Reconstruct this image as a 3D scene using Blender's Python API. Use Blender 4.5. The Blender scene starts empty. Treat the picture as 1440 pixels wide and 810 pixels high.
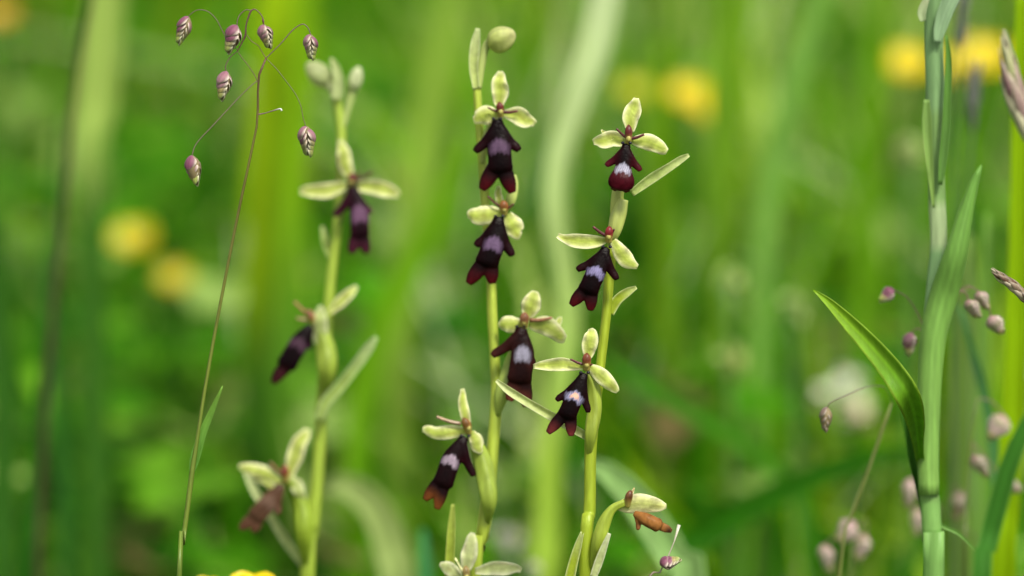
import bpy, bmesh, math, random
import numpy as np
from mathutils import Vector, Matrix, Quaternion

# ---------------------------------------------------------------- camera, world, sun, exposure
rnd = random.Random(7)
sc = bpy.context.scene
C = sc.collection
PITCH = math.radians(10.0)
CAM = Vector((0, 0, 0.36))
FPX = 6000.0                      # focal length in pixels of the 1440 px wide photograph
D0 = 0.75                         # focus distance (m)
cam = bpy.data.cameras.new('camera')
cam.lens = 150; cam.sensor_width = 36; cam.clip_start = 0.02; cam.clip_end = 600
cam.dof.use_dof = True; cam.dof.focus_distance = D0; cam.dof.aperture_fstop = 10.0
cam.dof.aperture_blades = 0
camo = bpy.data.objects.new('camera', cam); C.objects.link(camo)
camo.location = CAM; camo.rotation_euler = (math.pi/2 - PITCH, 0, 0)
sc.camera = camo

SUN_EL, SUN_AZ = math.radians(58), math.radians(150)
w = bpy.data.worlds.new("World"); sc.world = w; w.use_nodes = True
nt = w.node_tree; bg = nt.nodes['Background']
sky = nt.nodes.new('ShaderNodeTexSky'); sky.sky_type = 'NISHITA'; sky.sun_disc = False
sky.sun_elevation = SUN_EL; sky.sun_rotation = SUN_AZ; sky.dust_density = 4.0; sky.air_density = 1.0
hs = nt.nodes.new('ShaderNodeHueSaturation'); hs.inputs['Saturation'].default_value = 0.08
nt.links.new(sky.outputs[0], hs.inputs['Color']); nt.links.new(hs.outputs[0], bg.inputs[0])
bg.inputs[1].default_value = 0.115
sl = bpy.data.lights.new('sun', 'SUN'); sl.energy = 2.9; sl.angle = math.radians(12); sl.color = (1, .94, .80)
so = bpy.data.objects.new('sun', sl); C.objects.link(so)
sd = Vector((math.sin(SUN_AZ)*math.cos(SUN_EL), math.cos(SUN_AZ)*math.cos(SUN_EL), math.sin(SUN_EL)))
so.rotation_euler = sd.to_track_quat('Z', 'Y').to_euler(); so.location = (0, 0, 3)
sc.view_settings.view_transform = 'Standard'; sc.view_settings.look = 'None'
sc.view_settings.exposure = 0.70; sc.view_settings.gamma = 1.0
sc.cycles.max_bounces = 8; sc.cycles.transparent_max_bounces = 4
sc.cycles.use_denoising = True

RGT = Vector((1, 0, 0)); FWD = Vector((0, math.cos(PITCH), -math.sin(PITCH))); UPV = RGT.cross(FWD)

def P(x, y, d=D0):
    """pixel of the photograph (1440x810) at depth d -> point in the world"""
    return CAM + FWD*d + RGT*((x-720)*d/FPX) + UPV*((405-y)*d/FPX)

# ---------------------------------------------------------------- materials
def srgb(r, g, b):
    f = lambda c: (c/255/12.92) if c/255 <= .04045 else ((c/255+.055)/1.055)**2.4
    return (f(r), f(g), f(b))

def plant_mat(name, rough=.45, transl=.3, spec=.4, namp=.18, nscale=900, bump=.25, bscale=2500, sheen=0, tsat=1.0, coat=0, stretch=1):
    m = bpy.data.materials.new(name); m.use_nodes = True
    n = m.node_tree; L = n.links; p = n.nodes['Principled BSDF']
    at = n.nodes.new('ShaderNodeAttribute'); at.attribute_name = 'Col'
    tc = n.nodes.new('ShaderNodeTexCoord')
    no = n.nodes.new('ShaderNodeTexNoise'); no.inputs['Scale'].default_value = nscale; no.inputs['Detail'].default_value = 3
    mp = n.nodes.new('ShaderNodeMapping'); mp.inputs['Scale'].default_value = (1, 1, stretch)
    L.new(tc.outputs['Object'], mp.inputs['Vector']); L.new(mp.outputs[0], no.inputs['Vector'])
    mr = n.nodes.new('ShaderNodeMapRange'); mr.inputs['From Min'].default_value = .3; mr.inputs['From Max'].default_value = .7
    mr.inputs['To Min'].default_value = 1-namp; mr.inputs['To Max'].default_value = 1+namp
    L.new(no.outputs['Fac'], mr.inputs['Value'])
    mu = n.nodes.new('ShaderNodeVectorMath'); mu.operation = 'SCALE'
    L.new(at.outputs['Color'], mu.inputs[0]); L.new(mr.outputs[0], mu.inputs['Scale'])
    L.new(mu.outputs[0], p.inputs['Base Color'])
    p.inputs['Roughness'].default_value = rough; p.inputs['Specular IOR Level'].default_value = spec
    if sheen: p.inputs['Sheen Weight'].default_value = sheen; p.inputs['Sheen Roughness'].default_value = .4
    if coat: p.inputs['Coat Weight'].default_value = coat; p.inputs['Coat Roughness'].default_value = .25
    if bump:
        n2 = n.nodes.new('ShaderNodeTexNoise'); n2.inputs['Scale'].default_value = bscale; n2.inputs['Detail'].default_value = 2
        L.new(mp.outputs[0], n2.inputs['Vector'])
        bp = n.nodes.new('ShaderNodeBump'); bp.inputs['Strength'].default_value = bump; bp.inputs['Distance'].default_value = .0002
        L.new(n2.outputs['Fac'], bp.inputs['Height']); L.new(bp.outputs[0], p.inputs['Normal'])
    if transl:
        tr = n.nodes.new('ShaderNodeBsdfTranslucent'); mx = n.nodes.new('ShaderNodeMixShader'); mx.inputs[0].default_value = transl
        L.new(mu.outputs[0], tr.inputs['Color'])
        L.new(p.outputs[0], mx.inputs[1]); L.new(tr.outputs[0], mx.inputs[2])
        L.new(mx.outputs[0], n.nodes['Material Output'].inputs['Surface'])
    return m

MAT = dict(
    stem=plant_mat('orchid_stem', .4, .25, .45, .16, 900, .5, 2600, stretch=.12),
    sepal=plant_mat('sepal', .5, .45, .3, .16, 900, .6, 2200),
    lip=plant_mat('velvet_lip', .36, 0, .05, .22, 1200, .3, 2600),
    column=plant_mat('column', .3, .1, .5, .25, 1800, .3, 3000),
    far=plant_mat('far_blade', .55, .38, .06, .15, 300, .3, 900, stretch=.06),
    grass=plant_mat('grass_blade', .45, .38, .25, .15, 700, .5, 2200, stretch=.06),
    field=plant_mat('meadow_grass', .6, .38, .03, .1, 60, 0),
    scale=plant_mat('spikelet_scale', .38, .25, .4, .2, 1800, .3, 3500),
    petal=plant_mat('yellow_petal', .35, .3, .5, .08, 500, .2, 1200),
    dry=plant_mat('dry_plant', .6, .1, .3, .3, 1500, .6, 2500),
)

# ---------------------------------------------------------------- object helpers
def tag(o, label=None, cat=None, group=None, kind=None):
    for k, v in (('label', label), ('category', cat), ('group', group), ('kind', kind)):
        if v: o[k] = v
    return o

def thing(name, loc, label, cat, group=None):
    o = bpy.data.objects.new(name, None); C.objects.link(o); o.location = loc
    o.empty_display_size = .005
    return tag(o, label, cat, group)

def lerp(a, b, t): return a + (b-a)*t
def mixc(a, b, t):
    t = max(0, min(1, t)); return tuple(a[i]+(b[i]-a[i])*t for i in range(3))

def spline(pts, n):
    """Catmull-Rom through rows of numbers; n samples, evenly by row"""
    p = np.array(pts, float); k = len(p)
    if k == 2:
        t = np.linspace(0, 1, n)[:, None]; return p[0]*(1-t)+p[1]*t
    seg = np.linalg.norm(np.diff(p[:, :3], axis=0), axis=1)+1e-9
    cum = np.concatenate([[0], np.cumsum(seg)]); out = []
    q = np.vstack([2*p[0]-p[1], p, 2*p[-1]-p[-2]])
    for s in np.linspace(0, cum[-1], n):
        i = min(k-2, max(0, int(np.searchsorted(cum, s, 'right'))-1)); t = (s-cum[i])/seg[i]
        a, b, c, d = q[i], q[i+1], q[i+2], q[i+3]
        out.append(.5*((2*b)+(-a+c)*t+(2*a-5*b+4*c-d)*t*t+(-a+3*b-3*c+d)*t**3))
    return np.array(out)

class MB:
    """collects shapes, builds ONE mesh object"""
    def __init__(s): s.v = []; s.f = []; s.c = []
    def tube(s, pts, rad, col, n=None, seg=10, flat=1.0, side=None, cap=True, ridge=0, rk=5, rt=0):
        """pts: list of Vector; rad: list (m); col: function(t, ang)->rgb or rgb; flat: depth/width ratio with width along side"""
        rows = spline([list(p)+[r] for p, r in zip(pts, rad)], n or max(6, len(pts)*5))
        c = rows[:, :3]; r = np.maximum(rows[:, 3], 1e-6); N = len(c); base = len(s.v)
        ref = Vector(side) if side is not None else None
        prev = None
        for i in range(N):
            t = Vector(c[min(N-1, i+1)]-c[max(0, i-1)]).normalized()
            if ref is not None: a = (ref - t*ref.dot(t))
            elif prev is None: a = FWD - t*FWD.dot(t)
            else: a = prev - t*prev.dot(t)
            if a.length < 1e-6: a = t.orthogonal()
            a.normalize(); prev = a; b = t.cross(a)
            for j in range(seg):
                an = 2*math.pi*j/seg; rr = r[i]*(1+ridge*math.cos(rk*an+rt*i/(N-1)))
                s.v.append(Vector(c[i]) + a*(math.cos(an)*rr) + b*(math.sin(an)*rr*flat))
                s.c.append(col(i/(N-1), an) if callable(col) else col)
        for i in range(N-1):
            for j in range(seg):
                k = (j+1) % seg
                s.f.append((base+i*seg+j, base+i*seg+k, base+(i+1)*seg+k, base+(i+1)*seg+j))
        if cap:
            s.f.append(tuple(base+j for j in range(seg))[::-1]); s.f.append(tuple(base+(N-1)*seg+j for j in range(seg)))
        return s
    def leaf(s, pts, wid, col, side=None, cup=.25, thick=.00018, n=18, m=8, wave=0., twist=0., keel=0., face=None):
        """pts centreline, wid half-widths (m); cross section cupped; closed slab. col(t,s)->rgb"""
        rows = spline([list(p)+[r] for p, r in zip(pts, wid)], n)
        c = rows[:, :3]; r = np.maximum(rows[:, 3], 2e-5); N = len(c); base = len(s.v)
        fc = Vector(face) if face is not None else -FWD
        ph = rnd.random()*6
        for layer in (0, 1):
            for i in range(N):
                t = Vector(c[min(N-1, i+1)]-c[max(0, i-1)]).normalized()
                a = Vector(side) if side is not None else t.cross(fc)
                a = a - t*a.dot(t)
                if a.length < 1e-6: a = t.orthogonal()
                a.normalize()
                u = i/(N-1)
                if twist: a = Quaternion(t, twist*u) @ a
                nn = a.cross(t)
                if nn.dot(fc) < 0 and not twist: nn = -nn
                for j in range(m+1):
                    x = 2*j/m-1
                    h = cup*r[i]*(x*x-.45) + keel*r[i]*abs(x) + wave*r[i]*math.sin(u*11+ph+x*2.2)*abs(x)
                    s.v.append(Vector(c[i]) + a*(x*r[i]) + nn*(h + (-thick*(1-.7*abs(x)**3) if layer else 0)))
                    s.c.append(col(u, x) if callable(col) else col)
        L = N*(m+1)
        idx = lambda l, i, j: base+l*L+i*(m+1)+j
        for i in range(N-1):
            for j in range(m):
                s.f.append((idx(0, i, j), idx(0, i, j+1), idx(0, i+1, j+1), idx(0, i+1, j)))
                s.f.append((idx(1, i, j), idx(1, i+1, j), idx(1, i+1, j+1), idx(1, i, j+1)))
            s.f.append((idx(0, i, 0), idx(0, i+1, 0), idx(1, i+1, 0), idx(1, i, 0)))
            s.f.append((idx(0, i, m), idx(1, i, m), idx(1, i+1, m), idx(0, i+1, m)))
        for i in (0, N-1):
            for j in range(m):
                q = (idx(0, i, j), idx(1, i, j), idx(1, i, j+1), idx(0, i, j+1))
                s.f.append(q if i == 0 else q[::-1])
        return s
    def blob(s, ctr, ax, ay, az, col, nu=12, nv=8):
        """ellipsoid: ax, ay, az are half axis Vectors"""
        base = len(s.v)
        for i in range(nv+1):
            th = math.pi*i/nv
            for j in range(nu):
                ph = 2*math.pi*j/nu
                s.v.append(Vector(ctr) + az*math.cos(th) + (ax*math.cos(ph)+ay*math.sin(ph))*max(.02, math.sin(th)))
                s.c.append(col(i/nv, ph) if callable(col) else col)
        for i in range(nv):
            for j in range(nu):
                k = (j+1) % nu
                s.f.append((base+i*nu+j, base+(i+1)*nu+j, base+(i+1)*nu+k, base+i*nu+k))
        return s
    def mesh(s, name, mat, origin=Vector((0, 0, 0)), smooth=True):
        me = bpy.data.meshes.new(name)
        me.from_pydata([tuple(Vector(v)-origin) for v in s.v], [], s.f)
        a = me.color_attributes.new('Col', 'FLOAT_COLOR', 'POINT')
        buf = np.ones((len(s.v), 4), 'f'); buf[:, :3] = np.array(s.c)[:, :3]
        a.data.foreach_set('color', buf.ravel())
        me.materials.append(mat)
        if smooth: me.polygons.foreach_set('use_smooth', [True]*len(me.polygons))
        bm = bmesh.new(); bm.from_mesh(me); bmesh.ops.recalc_face_normals(bm, faces=bm.faces); bm.to_mesh(me); bm.free()
        return me
    def build(s, name, mat, parent=None, origin=None, label=None):
        og = wloc(parent) if origin is None else origin
        o = bpy.data.objects.new(name, s.mesh(name, mat, og)); C.objects.link(o)
        if parent is not None:
            o.parent = parent; o.location = og - wloc(parent)
        else: o.location = og
        if label: o['label'] = label
        return o

def wloc(o):
    v = Vector((0, 0, 0))
    while o is not None: v = v + o.location; o = o.parent
    return v

def px(d): return d/FPX            # metres per pixel at depth d

# ---------------------------------------------------------------- colours (real surface colours)
YG   = (.34, .43, .025)            # yellow green stem
YGD  = (.22, .34, .015)
SEP  = (.58, .62, .20)
SEPC = (.46, .55, .09)
SEPM = (.82, .82, .52)
PALE = (.62, .68, .34)
BLACK = (.0025, .0007, .0010)
MAR  = (.009, .0009, .002)
RED  = (.048, .003, .005)
LIL  = (.22, .16, .32)

# ---------------------------------------------------------------- ground
def structure(name, verts, faces, mat):
    me = bpy.data.meshes.new(name); me.from_pydata(verts, [], faces); me.materials.append(mat)
    o = bpy.data.objects.new(name, me); C.objects.link(o); o['kind'] = 'structure'; return o

gm = bpy.data.materials.new('meadow_soil'); gm.use_nodes = True
n = gm.node_tree; p = n.nodes['Principled BSDF']; p.inputs['Roughness'].default_value = .95
tc = n.nodes.new('ShaderNodeTexCoord'); n1 = n.nodes.new('ShaderNodeTexNoise'); n1.inputs['Scale'].default_value = 14; n1.inputs['Detail'].default_value = 6
cr = n.nodes.new('ShaderNodeValToRGB')
cr.color_ramp.elements[0].position = .35; cr.color_ramp.elements[0].color = (.05, .042, .02, 1)
cr.color_ramp.elements[1].position = .6; cr.color_ramp.elements[1].color = (.06, .11, .02, 1)
n.links.new(tc.outputs['Object'], n1.inputs['Vector']); n.links.new(n1.outputs['Fac'], cr.inputs[0]); n.links.new(cr.outputs[0], p.inputs['Base Color'])
gv = []; gf = []
xs = [-150, -40, -12, -5, -3, -2, -1.5, -1, -.6, -.3, 0, .3, .6, 1, 1.5, 2, 3, 5, 12, 40, 150]
ys = [-60, -10, -2, -.5, 0, .4, .8, 1.2, 1.6, 2, 2.5, 3, 4, 5, 7, 12, 30, 80, 300]
for j, y in enumerate(ys):
    for i, x in enumerate(xs):
        gv.append((x, y, .008*math.sin(x*3.1+1)*math.cos(y*2.3) if abs(x) < 12 and y < 12 else 0))
for j in range(len(ys)-1):
    for i in range(len(xs)-1):
        a = j*len(xs)+i; gf.append((a, a+1, a+1+len(xs), a+len(xs)))
structure('ground', gv, gf, gm)

# ---------------------------------------------------------------- the meadow behind: grass and leafy ground cover
def blades(name, N, xr, yr, hr, wr, palette, lean=.35, seed=1, hcap=None, levels=5, kind='stuff'):
    R = np.random.RandomState(seed)
    y = np.sqrt(R.rand(N)*(yr[1]**2-yr[0]**2)+yr[0]**2) if yr[0] >= 0 else R.uniform(yr[0], yr[1], N)
    x = R.uniform(-1, 1, N)*(xr[0]+xr[1]*y)
    h = R.uniform(hr[0], hr[1], N)*(.75+.5*R.rand(N))
    if hcap is not None: h = np.minimum(h, hcap(y)*(.8+.2*R.rand(N)))
    wd = R.uniform(wr[0], wr[1], N)*.5
    if yr[0] > .9: h = h*(1-.5*np.clip((-x-.01)/.07, 0, 1)*(y < 2.3))   # shorter sward on the leafy side
    az = R.uniform(0, 2*np.pi, N); ln = np.abs(R.normal(0, lean, N))
    fa = R.uniform(0, 2*np.pi, N)
    pal = np.array([q[0] for q in palette]); wt = np.array([q[1] for q in palette], float); wt /= wt.sum()
    # patches: the mix of colours changes slowly over the meadow
    sh = np.sin(x*5.1+y*2.3+seed)+np.sin(x*2.2-y*4.7+2*seed)
    u = np.clip(R.rand(N)*.72+.14*(sh+1)*.9, 0, .9999)
    ci = np.searchsorted(np.cumsum(wt), u); ci = np.minimum(ci, len(pal)-1)
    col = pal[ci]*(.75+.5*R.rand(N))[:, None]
    L = levels; V = np.zeros((N, L, 2, 3)); K = np.ones((N, L, 2, 4), 'f')
    dx, dy = np.cos(az), np.sin(az); sx, sy = np.cos(fa), np.sin(fa)
    z0 = .008*np.sin(x*3.1+1)*np.cos(y*2.3)-.004
    for i in range(L):
        t = i/(L-1); bend = ln*h*t*t; zz = h*(t-.35*np.minimum(ln, 1.2)*t*t)
        ww = wd*(1-t**2.2)*(.7+.6*t) + .0001
        for s_, sg in ((0, -1), (1, 1)):
            V[:, i, s_, 0] = x+dx*bend+sg*sx*ww; V[:, i, s_, 1] = y+dy*bend+sg*sy*ww; V[:, i, s_, 2] = z0+zz
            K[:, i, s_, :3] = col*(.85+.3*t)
    b = (np.arange(N)*L*2)[:, None, None]
    q = np.array([[2*i, 2*i+1, 2*i+3, 2*i+2] for i in range(L-1)])[None]
    F = (b+q).reshape(-1, 4)
    return raw_mesh(name, V.reshape(-1, 3), F, K.reshape(-1, 4), MAT['field'], kind)

def raw_mesh(name, V, F, K, mat, kind='stuff'):
    me = bpy.data.meshes.new(name)
    me.vertices.add(len(V)); me.vertices.foreach_set('co', V.astype('f').ravel())
    me.loops.add(F.size); me.loops.foreach_set('vertex_index', F.astype('i').ravel())
    me.polygons.add(len(F)); me.polygons.foreach_set('loop_start', np.arange(0, F.size, F.shape[1], dtype='i'))
    me.update(calc_edges=True)
    a = me.color_attributes.new('Col', 'FLOAT_COLOR', 'POINT'); a.data.foreach_set('color', K.astype('f').ravel())
    me.polygons.foreach_set('use_smooth', [True]*len(F)); me.materials.append(mat)
    o = bpy.data.objects.new(name, me); C.objects.link(o); o['kind'] = kind
    return o

def leaflets(name, N, xr, yr, zr, rr, palette, seed):
    """small rounded leaves of the herbs low in the sward"""
    R = np.random.RandomState(seed)
    y = np.sqrt(R.rand(N)*(yr[1]**2-yr[0]**2)+yr[0]**2); x = R.uniform(-1, 1, N)*(xr[0]+xr[1]*y)
    cl = np.sin(x*23+y*7)*np.sin(y*19-x*5)
    z = R.uniform(zr[0], zr[1], N)*(1+.5*cl); r = R.uniform(rr[0], rr[1], N)
    th = np.abs(R.normal(0, .5, N)); az = R.uniform(0, 2*np.pi, N)
    nx, ny, nz = np.sin(th)*np.cos(az), np.sin(th)*np.sin(az), np.cos(th)
    nn = np.stack([nx, ny, nz], 1); a = np.cross(nn, R.normal(size=(N, 3))); a /= np.linalg.norm(a, axis=1)[:, None]; b = np.cross(nn, a)
    pal = np.array([q[0] for q in palette]); wt = np.array([q[1] for q in palette], float); wt /= wt.sum()
    col = pal[R.choice(len(pal), N, p=wt)]*(.75+.5*R.rand(N))[:, None]
    c = np.stack([x, y, z], 1); k = 7; V = np.zeros((N, k, 3))
    for i in range(k):
        an = 2*np.pi*i/k; el = 1.0+.35*math.cos(an)
        V[:, i] = c+(a*math.cos(an)*el+b*math.sin(an)*.75)*r[:, None]+nn*(.2*math.cos(2*an))*r[:, None]
    K = np.ones((N, k, 4)); K[:, :, :3] = col[:, None]
    F = (np.arange(N)*k)[:, None]+np.arange(k)[None]
    return raw_mesh(name, V.reshape(-1, 3), F, K.reshape(-1, 4), MAT['field'])

GR = [((.018, .105, .001), 2.0), ((.034, .155, .002), 3.0), ((.09, .27, .003), 2.4), ((.19, .36, .004), 1.6), ((.28, .42, .06), .7), ((.18, .15, .05), .2)]
GB = [((.022, .12, .002), 2.2), ((.045, .19, .002), 2), ((.14, .34, .003), 2.2), ((.28, .46, .008), 1.6), ((.46, .60, .17), 1.2)]
def cap(y): return np.interp(y, [0, .9, 1.05, 1.2, 1.5, 2, 9], [.09, .10, .13, .17, .22, .26, .3])
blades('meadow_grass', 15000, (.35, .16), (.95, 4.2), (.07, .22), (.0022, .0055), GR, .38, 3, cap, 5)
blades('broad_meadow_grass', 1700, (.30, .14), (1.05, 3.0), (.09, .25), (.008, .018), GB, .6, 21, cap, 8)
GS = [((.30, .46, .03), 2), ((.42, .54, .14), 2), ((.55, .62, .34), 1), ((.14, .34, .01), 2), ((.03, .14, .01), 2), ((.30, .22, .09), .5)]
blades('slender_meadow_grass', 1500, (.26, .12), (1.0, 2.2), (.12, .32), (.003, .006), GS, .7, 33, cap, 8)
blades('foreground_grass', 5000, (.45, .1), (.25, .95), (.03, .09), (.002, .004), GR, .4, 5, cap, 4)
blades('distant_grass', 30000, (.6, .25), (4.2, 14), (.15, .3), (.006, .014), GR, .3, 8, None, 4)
LF = [((.022, .115, .005), 3), ((.05, .20, .005), 3), ((.12, .31, .015), 2), ((.28, .42, .10), .9), ((.20, .16, .06), .4)]
leaflets('leafy_herbs', 5000, (.22, .1), (1.15, 2.4), (.03, .10), (.006, .014), LF, 12)
leaflets('leafy_ground_cover', 26000, (.35, .17), (.8, 4.2), (.01, .055), (.005, .013), LF, 11)

# ---------------------------------------------------------------- generic grass blades, culms
def gpt(x, y, d): return P(x, y, d)
def ground_at(v): return Vector((v.x, v.y, 0))

def to_ground(pts, wid, d, drift=0.0):
    """adds a root on the ground below the lowest point"""
    a = P(*pts[-1][:2], pts[-1][2] if len(pts[-1]) > 2 else d)
    g = Vector((a.x+drift, a.y+.004, -.003))
    return g

def blade(label, pts, wid, d, col, name='grass_shoot', cat='grass', group=None, cup=.35, fade=(0, .33), root=None, tcol=None, keel=0.0, drift=0, parent=None, mat='grass', thick=.00022, edge=None, twist=0, side=None):
    """pts from tip (first) to base (last) in pixels, optional own depth"""
    W = [P(p[0], p[1], p[2] if len(p) > 2 else d) for p in pts]
    w2 = [w_*px(d)/2 for w_ in wid]
    if root is not False:
        g = Vector((W[-1].x+drift, W[-1].y+.003, -.003)); mid = W[-1].lerp(g, .5)
        mid.x = W[-1].x+drift*.35
        W += [mid, g]; w2 += [w2[-1]*.95, w2[-1]*.6]
    t = None
    if parent is None:
        base = W[-1] if root is not False else W[-1]
        t = thing(name, base, label, cat, group) if False else None
    mb = MB()
    c0 = col; c1 = tcol or col; ed = edge
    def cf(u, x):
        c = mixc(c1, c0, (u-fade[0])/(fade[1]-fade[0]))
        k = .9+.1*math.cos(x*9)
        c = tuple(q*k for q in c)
        if ed and abs(x) > .8: c = mixc(c, ed, .7)
        if abs(x) < .13: c = tuple(q*1.18 for q in c)
        return c
    mb.leaf(W, w2, cf, cup=cup, thick=thick, n=max(22, 5*len(W)), m=8, keel=keel, twist=twist, side=side)
    o = mb.build(name, MAT[mat], parent, origin=(W[-1] if parent is None else None))
    if parent is None: tag(o, label, cat, group, 'thing')
    else: o['label'] = label
    return o

def stalk(pts, wid, d, col, mb=None, root=True, seg=20, drift=0, n=None, ridge=.05):
    W = [P(p[0], p[1], p[2] if len(p) > 2 else d) for p in pts]
    w2 = [w_*px(d)/2 for w_ in wid]
    if root:
        g = Vector((W[-1].x+drift, W[-1].y+.002, -.003)); mid = W[-1].lerp(g, .5); mid.x = W[-1].x+drift*.3
        W += [mid, g]; w2 += [w2[-1]*1.05, w2[-1]*1.15]
    mb = mb or MB(); mb.tube(W, w2, col, seg=seg, n=n or max(24, len(W)*7), ridge=(ridge if seg > 12 else 0), rk=4, rt=5); return mb, W

# ---------------------------------------------------------------- fly orchid flowers
def lip_mesh(spec, d, yaw=0):
    """spec in pixels. Union of flattened lobes, voxel-remeshed to one skin, coloured by pigment zones."""
    c, m, nch, t1, t2, s1, s2, W = (spec[k] for k in ('c', 'm', 'n', 't1', 't2', 's1', 's2', 'w'))
    ox, oy = c
    def L(p, dz=0): return Vector((p[0]-ox, dz, -(p[1]-oy)))
    ax = Vector((nch[0]-c[0], 0, -(nch[1]-c[1]))); ax.normalize(); side = Vector((-ax.z, 0, ax.x))
    mid = lambda a, b, t: (a[0]+(b[0]-a[0])*t, a[1]+(b[1]-a[1])*t)
    b = MB(); z = (0, 0, 0); fl = spec.get('flat', .36)
    bulge = spec.get('bulge', 0)
    b.tube([L(c, 2), L(mid(c, m, .3), -1), L(mid(c, m, .62), -2), L(m, -3), L(mid(m, nch, .5), -3-bulge), L(mid(m, nch, .70 if not bulge else .85), -1-bulge), L(mid(m, nch, .84 if not bulge else .98), 1)],
           [W*.17, W*.25, W*.33, W*.38, W*(.39 if not bulge else .56), W*(.40 if not bulge else .54), W*(.22 if not bulge else .36)], z, n=26, seg=18, flat=fl, side=side)
    for t in (t1, t2):
        if t is None: continue
        q = mid(m, nch, .35); sd2 = (t[0]-nch[0])*.22, (t[1]-nch[1])*.0
        t = (t[0]+sd2[0], t[1])
        b.tube([L(mid(q, t, .0), -1), L(mid(q, t, .45), 0), L(mid(q, t, .8), 0), L(mid(q, t, 1.08), 1)], [W*.26, W*.26, W*.235, W*.12], z, n=16, seg=14, flat=.36, side=side)
    for s_, k in ((s1, 1), (s2, -1)):
        if s_ is None: continue
        q = mid(c, m, .22); dn = (m[0]-c[0], m[1]-c[1]); ln = math.hypot(*dn); dn = (dn[0]/ln, dn[1]/ln)
        sx, sy = s_[0]-q[0], s_[1]-q[1]; al = sx*dn[0]+sy*dn[1]; ex, ey = sx-al*dn[0], sy-al*dn[1]      # along and across the body
        w_ = lambda a, e: (q[0]+dn[0]*al*a+ex*e, q[1]+dn[1]*al*a+ey*e)
        b.tube([L(q, 0), L(w_(.38, .26), -.5), L(w_(.70, .58), .5), L(w_(.93, .88), 0), L(w_(1.06, 1.0), -1)], [W*.20, W*.21, W*.17, W*.15, W*.10], z, n=18, seg=12, flat=.6, side=side)
    me = bpy.data.meshes.new('tmp'); me.from_pydata([tuple(v) for v in b.v], [], b.f)
    bm = bmesh.new(); bm.from_mesh(me); bmesh.ops.recalc_face_normals(bm, faces=bm.faces); bm.to_mesh(me); bm.free()
    ob = bpy.data.objects.new('tmp', me); C.objects.link(ob)
    r = ob.modifiers.new('r', 'REMESH'); r.mode = 'VOXEL'; r.voxel_size = 1.1; r.adaptivity = 0
    s = ob.modifiers.new('s', 'SMOOTH'); s.iterations = 4; s.factor = .5
    dg = bpy.context.evaluated_depsgraph_get(); dg.update()
    m2 = bpy.data.meshes.new_from_object(ob.evaluated_get(dg)); bpy.data.objects.remove(ob); bpy.data.meshes.remove(me)
    nv = len(m2.vertices); co = np.zeros(nv*3, 'f'); m2.vertices.foreach_get('co', co); co = co.reshape(-1, 3)
    # pigment
    mm = np.array(L(m)); axn = np.array(ax); sd_ = np.array(side); rel = co-mm
    v = rel@axn; u = rel@sd_; Lm = (Vector(L(nch))-Vector(L(m))).length; Lc = Vector(L(m)).length
    wob = 2.6*np.cos(u*2*np.pi/(W*.62))+.9*np.sin(u*1.0+oy)+.6*np.sin(v*1.1+u*.8)
    hw = spec.get('lw', .30)*W*.92; hl = spec.get('lh', .26)*W*.8
    lil = np.clip(1.6-((np.abs(u)/hw)**3+(np.abs(v+wob)/hl)**3)**.5*1.15, 0, 1)
    lil = np.where(co[:, 1] > 3, 0, lil)
    dark = np.array(spec.get('dark', BLACK)); mar = np.array(spec.get('mar', MAR)); red = np.array(spec.get('red', RED)); lc = np.array(spec.get('lil', LIL))
    tops = np.clip(-(v)/Lc, 0, 1)
    edge = np.clip(np.abs(u)/(W*.45), 0, 1)**2
    col = dark[None]*(1-edge[:, None]*.8)+mar[None]*(edge[:, None]*.8)
    if 'mard' in spec: col = np.where((v > 0)[:, None], mar[None]*(1-.25*edge[:, None]), col)
    for t in (t1, t2):
        if t is None: continue
        dd = np.linalg.norm(co[:, [0, 2]]-np.array(L(t))[[0, 2]], axis=1); k = np.clip(1.0-dd/(W*spec.get('rl', .55)), 0, 1)[:, None]**1.4; col = col*(1-k)+red*k
    for t in (s1, s2):
        if t is None: continue
        dd = np.linalg.norm(co[:, [0, 2]]-np.array(L(t))[[0, 2]], axis=1); k = np.clip(.7-dd/(W*.4), 0, .6)[:, None]; col = col*(1-k)+mar*1.5*k
    streak = .85+.3*np.sin(u*2.1+np.sin(v*.7)*1.5)
    col = col*(1-lil[:, None])+lc[None]*streak[:, None]*lil[:, None]
    if 'tan' in spec:
        k = np.clip(1.5-((u/(hw*.6))**2+((v+wob)/(hl*.7))**2)*1.3, 0, 1)[:, None]*lil[:, None]; col = col*(1-k)+np.array((.52, .30, .22))*k
    # lip surface relief: fine wrinkles, cup lower margin
    k_ = px(d)
    X = co.copy(); ya = math.radians(spec.get('tilt', 0))
    W3 = np.zeros_like(X); org = np.array(P(ox, oy, d)); 
    W3 = X[:, 0:1]*np.array(RGT)*k_+X[:, 1:2]*np.array(FWD)*k_+X[:, 2:3]*np.array(UPV)*k_
    # hang: lower part leans towards the viewer a little
    W3 += (np.clip(-X[:, 2:3], 0, 200)**1.0)*(-.10)*np.array(FWD)*k_
    m2.vertices.foreach_set('co', W3.astype('f').ravel())
    a = m2.color_attributes.new('Col', 'FLOAT_COLOR', 'POINT'); buf = np.ones((nv, 4), 'f'); buf[:, :3] = col; a.data.foreach_set('color', buf.ravel())
    m2.materials.clear(); m2.materials.append(MAT['lip']); m2.polygons.foreach_set('use_smooth', [True]*len(m2.polygons)); m2.update()
    m2.name = 'lip'
    return m2, Vector(org)

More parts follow.
